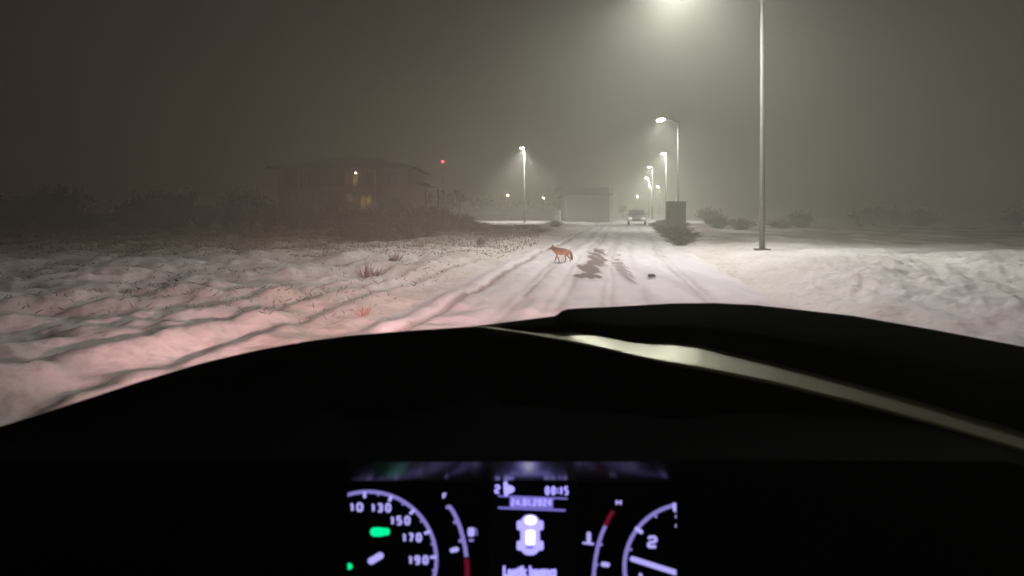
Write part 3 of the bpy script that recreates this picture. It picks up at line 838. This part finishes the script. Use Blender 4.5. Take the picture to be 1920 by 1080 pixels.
# knee panel and cheeks on both sides of the instrument opening
b0 = len(vs)
for k in range(N): vs.append(P(pxs[k], low_y[k], lipD[k] - 0.095))
lr = (len(rows) - 1) * N
for k in range(N - 1):
    if 652 <= pxs[k] and pxs[k + 1] <= 1268: continue
    fs.append((lr + k, lr + k + 1, b0 + k + 1, b0 + k))
for edge in (652, 1268):
    k = int(np.argmin(np.abs(pxs - edge)))
    a1, a2 = P(pxs[k], lip_y[k], lipD[k]), P(pxs[k], low_y[k], lipD[k] - 0.095)
    c0 = len(vs); vs += [a1, a2, P(pxs[k], low_y[k], lipD[k] + 0.02), P(pxs[k], lip_y[k], lipD[k] + 0.06)]
    fs.append((c0, c0 + 1, c0 + 2, c0 + 3))
pc(mesh_obj('dashboard', vs, fs, M['dash'], smooth=True))

# satin band across the dash top, coloured paler for the lamplight falling there
sel = pxs >= 880
px2 = pxs[sel]
def c2(pts): a = np.array(pts, float); return np.interp(px2, a[:, 0], a[:, 1])
pad_bot = c2([(880, 612.5), (920, 615), (960, 620.5), (1000, 625.5), (1040, 626), (1075, 625), (1120, 630), (1180, 642), (1215, 645), (1235, 645), (1264, 645), (1310, 650), (1350, 659), (1450, 682), (1600, 720), (1750, 762), (1920, 812), (2090, 862)])
tb = top[sel]; tD = topD[sel]
vs = []; n2 = len(px2)
for f_, dd in ((0.0, 0.15), (0.2, 0.110), (0.5, 0.058), (0.8, 0.016), (1.0, -0.006), (1.02, -0.001)):
    for k in range(n2):
        y0 = min(pad_bot[k] - 2, tb[k] - 1); y1 = tb[k] + 1
        wd = 0.25 + 0.75 * float(sstep(1035, 1225, px2[k]))
        vs.append(P(px2[k], y0 + (y1 - y0) * f_, tD[k] + dd * wd))
fs = [(r_ * n2 + k, r_ * n2 + k + 1, (r_ + 1) * n2 + k + 1, (r_ + 1) * n2 + k) for r_ in range(5) for k in range(n2 - 1)]
pc(mesh_obj('dash_trim', vs, fs, M['trim'], smooth=True))

# raised black pad on the dash, right
sel3 = pxs >= 880
px3 = pxs[sel3]
def c3(pts): a = np.array(pts, float); return np.interp(px3, a[:, 0], a[:, 1])
pt = c3([(880, 612), (920, 608), (960, 602.5), (1000, 597.5), (1040, 592.5), (1046, 589), (1052, 583.5), (1062, 579.5), (1080, 578), (1150, 575), (1264, 568.5), (1340, 568), (1420, 572), (1600, 592), (1750, 618), (1920, 650), (2090, 690)])
pb = pad_bot
dD = topD[sel3]
vs = []; n3 = len(px3)
for fy, dd in ((0.6, 0.40), (0.04, 0.39), (0.0, 0.375), (0.03, 0.35), (0.16, 0.30), (0.34, 0.235), (0.5, 0.19), (0.60, 0.172), (0.70, 0.165), (0.93, 0.158), (1.0, 0.162)):
    for k in range(n3):
        wd = 0.25 + 0.75 * float(sstep(1035, 1225, px3[k]))
        vs.append(P(px3[k], pt[k] + (pb[k] - pt[k]) * fy, dD[k] + dd * wd))
fs = [(r_ * n3 + k, r_ * n3 + k + 1, (r_ + 1) * n3 + k + 1, (r_ + 1) * n3 + k) for r_ in range(10) for k in range(n3 - 1)]
fs.append(tuple(r_ * n3 for r_ in range(11)))
pc(mesh_obj('dash_pad', vs, fs, M['pad'], smooth=True))

# instrument cluster: one flat face tilted towards the driver
A0 = P(960, 903, 0.624); TI = R(28)
NV = Vector((0, -math.cos(TI), math.sin(TI)))
CAM = Vector((0, 0, H))
def cl(px, py, off=0.0):
    d = Vector(((px - 960) / F, 1.0, -(py - HZ) / F))
    s = ((A0 + NV * off) - CAM).dot(NV) / d.dot(NV)
    return CAM + d * s
cluster = pc(mesh_obj('instrument_cluster', [cl(600, 903), cl(1320, 903), cl(1320, 1240), cl(600, 1240)], [(3, 2, 1, 0)], M['face']))
vs = []; fs = []
ks = [k for k in range(N) if 636 <= pxs[k] <= 1284]
for f_ in np.linspace(0, 1, 5):
    for k in ks:
        a = P(pxs[k], lip_y[k], lipD[k] + 0.0005); b_ = cl(pxs[k], 903, 0.0002)
        vs.append(a.lerp(b_, f_))
n4 = len(ks)
fs = [(r_ * n4 + k, r_ * n4 + k + 1, (r_ + 1) * n4 + k + 1, (r_ + 1) * n4 + k) for r_ in range(4) for k in range(n4 - 1)]
vm = [0 for r_ in range(4) for k in range(n4 - 1)]
v_ = mesh_obj('visor', vs, fs, M['visor'], None, vm, smooth=True); v_.parent = cluster; 
bpy.context.view_layer.update()

GLYPH = {
    '0': [[(.5, 0), (.75, 0), (1, .2), (1, .8), (.75, 1), (.25, 1), (0, .8), (0, .2), (.25, 0), (.52, 0)]],
    '1': [[(0, .28), (.7, 0), (.72, .12), (.72, 1)]],
    '2': [[(0, .2), (.2, 0), (.8, 0), (1, .2), (1, .36), (.8, .5), (.2, .56), (0, .72), (0, .9), (.08, 1), (1, 1)]],
    '3': [[(0, .04), (.8, 0), (1, .2), (1, .34), (.8, .49), (.3, .5)], [(.8, .5), (1, .66), (1, .82), (.8, 1), (0, 1)]],
    '4': [[(.75, 1), (.75, .05), (.66, .02), (0, .62), (.06, .72), (1, .72)]],
    '5': [[(1, 0), (.1, 0), (.02, .08), (0, .42), (.8, .44), (1, .6), (1, .82), (.8, 1), (0, 1)]],
    '7': [[(0, 0), (.9, 0), (1, .08), (.45, 1)]],
    '9': [[(.95, .52), (.2, .52), (0, .4), (0, .15), (.2, 0), (.8, 0), (1, .18), (1, .8), (.8, 1), (.1, 1)]],
    'F': [[(1, 0), (.06, 0), (0, .06), (0, 1)], [(.1, .5), (.8, .5)]],
    'H': [[(0, 0), (0, 1)], [(1, 0), (1, 1)], [(.1, .5), (.9, .5)]],
}
class Gauge:
    def __init__(s): s.v = []; s.f = []; s.m = []; s.mats = []
    def mi(s, m):
        if m not in s.mats: s.mats.append(m)
        return s.mats.index(m)
    def poly(s, pts, m, off=0.0004):
        b_ = len(s.v); s.v += [cl(x_, y_, off) for x_, y_ in pts]; s.f.append(tuple(range(b_, b_ + len(pts)))); s.m.append(s.mi(m))
    def arc(s, cx, cy, r, w, a0, a1, m, n=48, ry=None, off=0.0004):
        ry = ry or r; pts = []
        b_ = len(s.v)
        for k in range(n + 1):
            a = R(a0 + (a1 - a0) * k / n)
            for q in (-w / 2, w / 2):
                s.v.append(cl(cx + (r + q) * math.cos(a), cy - (ry + q) * math.sin(a), off))
        for k in range(n):
            s.f.append((b_ + 2 * k, b_ + 2 * k + 1, b_ + 2 * k + 3, b_ + 2 * k + 2)); s.m.append(s.mi(m))
    def path(s, pts, w, m, off=0.0004):
        b_ = len(s.v); p = [Vector((x_, y_)) for x_, y_ in pts]
        for k, q in enumerate(p):
            d = (p[min(k + 1, len(p) - 1)] - p[max(k - 1, 0)]).normalized(); nn = Vector((-d.y, d.x)) * w / 2
            for z in (q - nn, q + nn): s.v.append(cl(z.x, z.y, off))
        for k in range(len(p) - 1):
            s.f.append((b_ + 2 * k, b_ + 2 * k + 1, b_ + 2 * k + 3, b_ + 2 * k + 2)); s.m.append(s.mi(m))
    def caps(s, x0, y0, x1, y1, w, m, off=0.0006):
        d = Vector((x1 - x0, y1 - y0)); a = math.atan2(d.y, d.x); pts = []
        for k in range(9): t_ = a + math.pi / 2 + math.pi * k / 8; pts.append((x0 + w / 2 * math.cos(t_), y0 + w / 2 * math.sin(t_)))
        for k in range(9): t_ = a - math.pi / 2 + math.pi * k / 8; pts.append((x1 + w / 2 * math.cos(t_), y1 + w / 2 * math.sin(t_)))
        s.poly(pts, m, off)
    def rrect(s, x0, y0, x1, y1, r, m, off=0.0005):
        pts = []
        for cx, cy, a in ((x1 - r, y1 - r, 0), (x0 + r, y1 - r, 90), (x0 + r, y0 + r, 180), (x1 - r, y0 + r, 270)):
            for k in range(6): t_ = R(a + 18 * k); pts.append((cx + r * math.cos(t_), cy + r * math.sin(t_)))
        s.poly(pts, m, off)
    def text(s, body, cx, cy, w, h, m, bold=0.02, off=0.0006):
        cu = bpy.data.curves.new('txt', 'FONT'); cu.body = body; cu.size = 1.0; cu.offset = bold; cu.resolution_u = 3
        ob = bpy.data.objects.new('txt', cu); COL.objects.link(ob)
        bpy.context.view_layer.update()
        me = bpy.data.meshes.new_from_object(ob.evaluated_get(bpy.context.evaluated_depsgraph_get()))
        bpy.data.objects.remove(ob)
        co = np.array([v.co[:2] for v in me.vertices]); mn, mxx = co.min(0), co.max(0)
        sx = w / (mxx[0] - mn[0]); sy = h / (mxx[1] - mn[1])
        b_ = len(s.v); s.v += [cl(cx + (c[0] - (mn[0] + mxx[0]) / 2) * sx, cy - (c[1] - (mn[1] + mxx[1]) / 2) * sy, off) for c in co]
        for p_ in me.polygons: s.f.append(tuple(b_ + k for k in p_.vertices)); s.m.append(s.mi(m))
        bpy.data.meshes.remove(me)
    def glyphs(s, body, cx, cy, w, h, st, m, off=0.0006):
        wid = {'1': 0.55, ':': 0.3, '.': 0.3}
        tot = sum(wid.get(c, 1.0) for c in body) + 0.32 * (len(body) - 1)
        k = w / tot; x = cx - w / 2; y = cy - h / 2
        hh = h - st
        for c in body:
            cw = wid.get(c, 1.0) * k
            if c in ':.':
                for yy in ((0.3, 0.75) if c == ':' else (1.0,)):
                    s.rrect(x + cw / 2 - st / 2, y + hh * yy, x + cw / 2 + st / 2, y + hh * yy + st, st * 0.3, m, off)
            else:
                for pl in GLYPH[c]:
                    s.path([(x + st / 2 + (cw - st) * a, y + st / 2 + hh * b_) for a, b_ in pl], st, m, off)
            x += cw + 0.32 * k
    def build(s, name):
        o = mesh_obj(name, s.v, s.f, s.mats, None, s.m)
        o.parent = cluster
        return o

RG, NM, LC, LD, LW = M['ring'], M['num'], M['lcd'], M['lcd_dim'], M['lcd_white']
g = Gauge()      # speedometer
cx, cy, rr = 690.0, 1050.0, 128.0
g.arc(cx, cy, rr, 7, -40, 150, RG, 90)
for a in (93, 70, 47.5, 25, 2.5, -20): 
    ca_, sa_ = math.cos(R(a)), math.sin(R(a))
    g.caps(cx + (rr - 9) * ca_, cy - (rr - 9) * sa_, cx + (rr - 2) * ca_, cy - (rr - 2) * sa_, 6, NM)
for a in (81, 58, 36, 14, -9):
    ca_, sa_ = math.cos(R(a)), math.sin(R(a))
    g.caps(cx + (rr - 5) * ca_, cy - (rr - 5) * sa_, cx + (rr - 2) * ca_, cy - (rr - 2) * sa_, 4, RG)
for s_, x_, y_, w_ in (('110', 663, 951, 36), ('130', 715, 952, 37), ('150', 751, 976, 37), ('170', 773, 1008, 36), ('190', 785, 1050, 37)):
    g.glyphs(s_, x_, y_, w_, 18, 4.6, NM)
g.caps(696, 1052, 713, 1042, 13, NM)
g.build('speedometer')
g = Gauge()      # green lamp symbols
g.rrect(694, 989, 722, 1006, 8, M['green']); g.rrect(716, 990, 731, 1004, 6, M['green'], 0.0007)
g.build('indicator_lamp')
g = Gauge(); g.caps(648, 1062, 655, 1062, 12, M['green']); g.build('indicator_lamp')
g = Gauge()      # fuel gauge
pts = [(843, 950), (850, 960), (857, 974), (863, 990), (868, 1008), (872, 1026), (874.5, 1044)]
g.path(pts, 7.5, RG); g.path([(874.5, 1048), (876, 1066), (876, 1090)], 9, M['red'])
for x_, y_ in ((843, 950), (857, 978), (867, 1013)): g.caps(x_ - 4, y_ + 1, x_, y_, 7, RG)
g.glyphs('F', 834, 930, 9, 12, 3.4, NM)
g.caps(848, 1032, 856, 1030, 9, NM)
g.rrect(877, 989, 890, 1006, 4, NM); g.caps(881, 1013, 886, 1013, 5, RG); g.path([(891, 990), (894, 995), (894, 1004)], 2, RG)
g.build('fuel_gauge')
g = Gauge()      # trip display
g.rrect(918, 904, 1082, 1150, 3, mat('display_glass', (0.004, 0.004, 0.012), 0.3, 20, 0.1, spec=0.3), 0.0002)
g.glyphs('2', 932.5, 917, 11, 17, 4, LC)
g.caps(948, 907, 949, 926, 8, LC)
g.poly([(950 + 15 * math.cos(R(a)), 917.5 + 8.5 * math.sin(R(a))) for a in range(-90, 91, 12)], LC, 0.0005)
g.glyphs('00:15', 1044, 920, 44, 17, 3.6, LC)
g.path([(934, 930), (1064, 935)], 3, LD); g.path([(934, 952), (1060, 957)], 4, LD)
g.path([(956, 940.5), (1037, 943.5)], 19, LD, 0.0005)
g.glyphs('24.01.2024', 996, 942, 76, 14, 2.8, LC, 0.0008)
g.rrect(976, 965, 1012, 1041, 16, LC)
for x0 in (969, 1006):
    for y0 in (976, 1014): g.rrect(x0, y0, x0 + 13, y0 + 18, 4, LC, 0.0004)
g.rrect(984, 967, 1006, 984, 9, LW, 0.0008); g.rrect(986, 994, 1003, 1021, 4, LW, 0.0008)
g.rrect(986, 1024, 1001, 1029, 2, LD, 0.0008)
g.text('Lastik basıncı', 993, 1072, 100, 22, LC, 0.07)
g.build('trip_display')
g = Gauge()      # temperature gauge
g.path([(1113, 1095), (1114, 1070), (1117, 1045), (1122, 1020), (1128, 1002), (1135, 986)], 7, RG)
g.path([(1135, 985), (1142, 971), (1150, 958)], 8, M['red'])
g.glyphs('H', 1160, 942, 11, 12, 3.2, NM)
for x_, y_ in ((1122, 1020), (1114, 1058)): g.caps(x_, y_, x_ + 5, y_ + 1, 6, RG)
g.caps(1131, 1058, 1139, 1059, 9, NM)
g.caps(1104, 1001, 1104, 1015, 8, NM); g.caps(1094, 1018, 1112, 1020, 4, NM)
g.build('temperature_gauge')
g = Gauge()      # rev counter
cx, cy, rr = 1289.0, 1063.0, 118.0
g.arc(cx, cy, rr, 7.5, 75, 200, RG, 60)
for a in (143, 102): 
    ca_, sa_ = math.cos(R(a)), math.sin(R(a))
    g.caps(cx + (rr - 9) * ca_, cy - (rr - 9) * sa_, cx + (rr + 1) * ca_, cy - (rr + 1) * sa_, 8, NM)
for a in (163, 122):
    ca_, sa_ = math.cos(R(a)), math.sin(R(a))
    g.caps(cx + (rr - 7) * ca_, cy - (rr - 7) * sa_, cx + (rr - 2) * ca_, cy - (rr - 2) * sa_, 5, RG)
g.glyphs('2', 1223, 1016, 20, 24, 6, NM); g.glyphs('1', 1201, 1084, 9, 22, 5, NM); g.glyphs('3', 1273, 977, 20, 24, 6, NM)
g.caps(1186, 1048, 1290, 1081, 10, NM, 0.0009)
g.build('rev_counter')

# low beams of our own car
def head(x, pw, yaw, pitch, col, ang=118):
    d = bpy.data.lights.new('low_beam', 'SPOT'); d.energy = pw; d.color = col; d.spot_size = R(ang); d.spot_blend = 1.0; d.shadow_soft_size = 0.06
    o = bpy.data.objects.new('low_beam', d); COL.objects.link(o)
    o.location = (x, 1.75, 0.68); o.rotation_euler = (R(90 - pitch), 0, R(yaw))
    pc(o); return o
head(-0.35, 1500, 6, 2, (1.0, 0.55, 0.56), 125)
head(1.05, 450, -10, 2, (1.0, 0.68, 0.70), 125)

# ------------------------------------------------------------------ haze
hv = bpy.data.materials.new('haze'); hv.use_nodes = True
nt = hv.node_tree; nt.nodes.clear()
ou = nt.nodes.new('ShaderNodeOutputMaterial'); pv = nt.nodes.new('ShaderNodeVolumePrincipled')
pv.inputs['Density'].default_value = 0.0125; pv.inputs['Color'].default_value = (0.91, 0.95, 0.80, 1); pv.inputs['Anisotropy'].default_value = 0.35
nt.links.new(pv.outputs['Volume'], ou.inputs['Volume'])
mb = MB(); mb.box((0, 0, 7.6), (860, 860, 17.4)); o = mb.build('haze', hv); o['kind'] = 'stuff'

# ------------------------------------------------------------------ sky, camera, settings
w = bpy.data.worlds.new('World'); sc.world = w; w.use_nodes = True
bg = w.node_tree.nodes['Background']
bg.inputs['Color'].default_value = (0.048, 0.040, 0.028, 1); bg.inputs['Strength'].default_value = 0.34

cd = bpy.data.cameras.new('camera'); cam = bpy.data.objects.new('camera', cd); COL.objects.link(cam)
cam.location = (0, 0, H); cam.rotation_euler = (R(90), 0, 0)
cd.sensor_width = 36; cd.lens = 36 * F / 1920; cd.shift_y = -(540 - HZ) / 1920
cd.clip_start = 0.05; cd.clip_end = 3000
cd.dof.use_dof = True; cd.dof.focus_distance = 16; cd.dof.aperture_fstop = 4.2
sc.camera = cam
sc.view_settings.view_transform = 'Standard'; sc.view_settings.look = 'None'; sc.view_settings.gamma = 1; sc.view_settings.exposure = 0
sc.cycles.max_bounces = 6; sc.cycles.volume_bounces = 1; sc.cycles.diffuse_bounces = 3
sc.cycles.use_denoising = True
sc.cycles.sample_clamp_indirect = 4
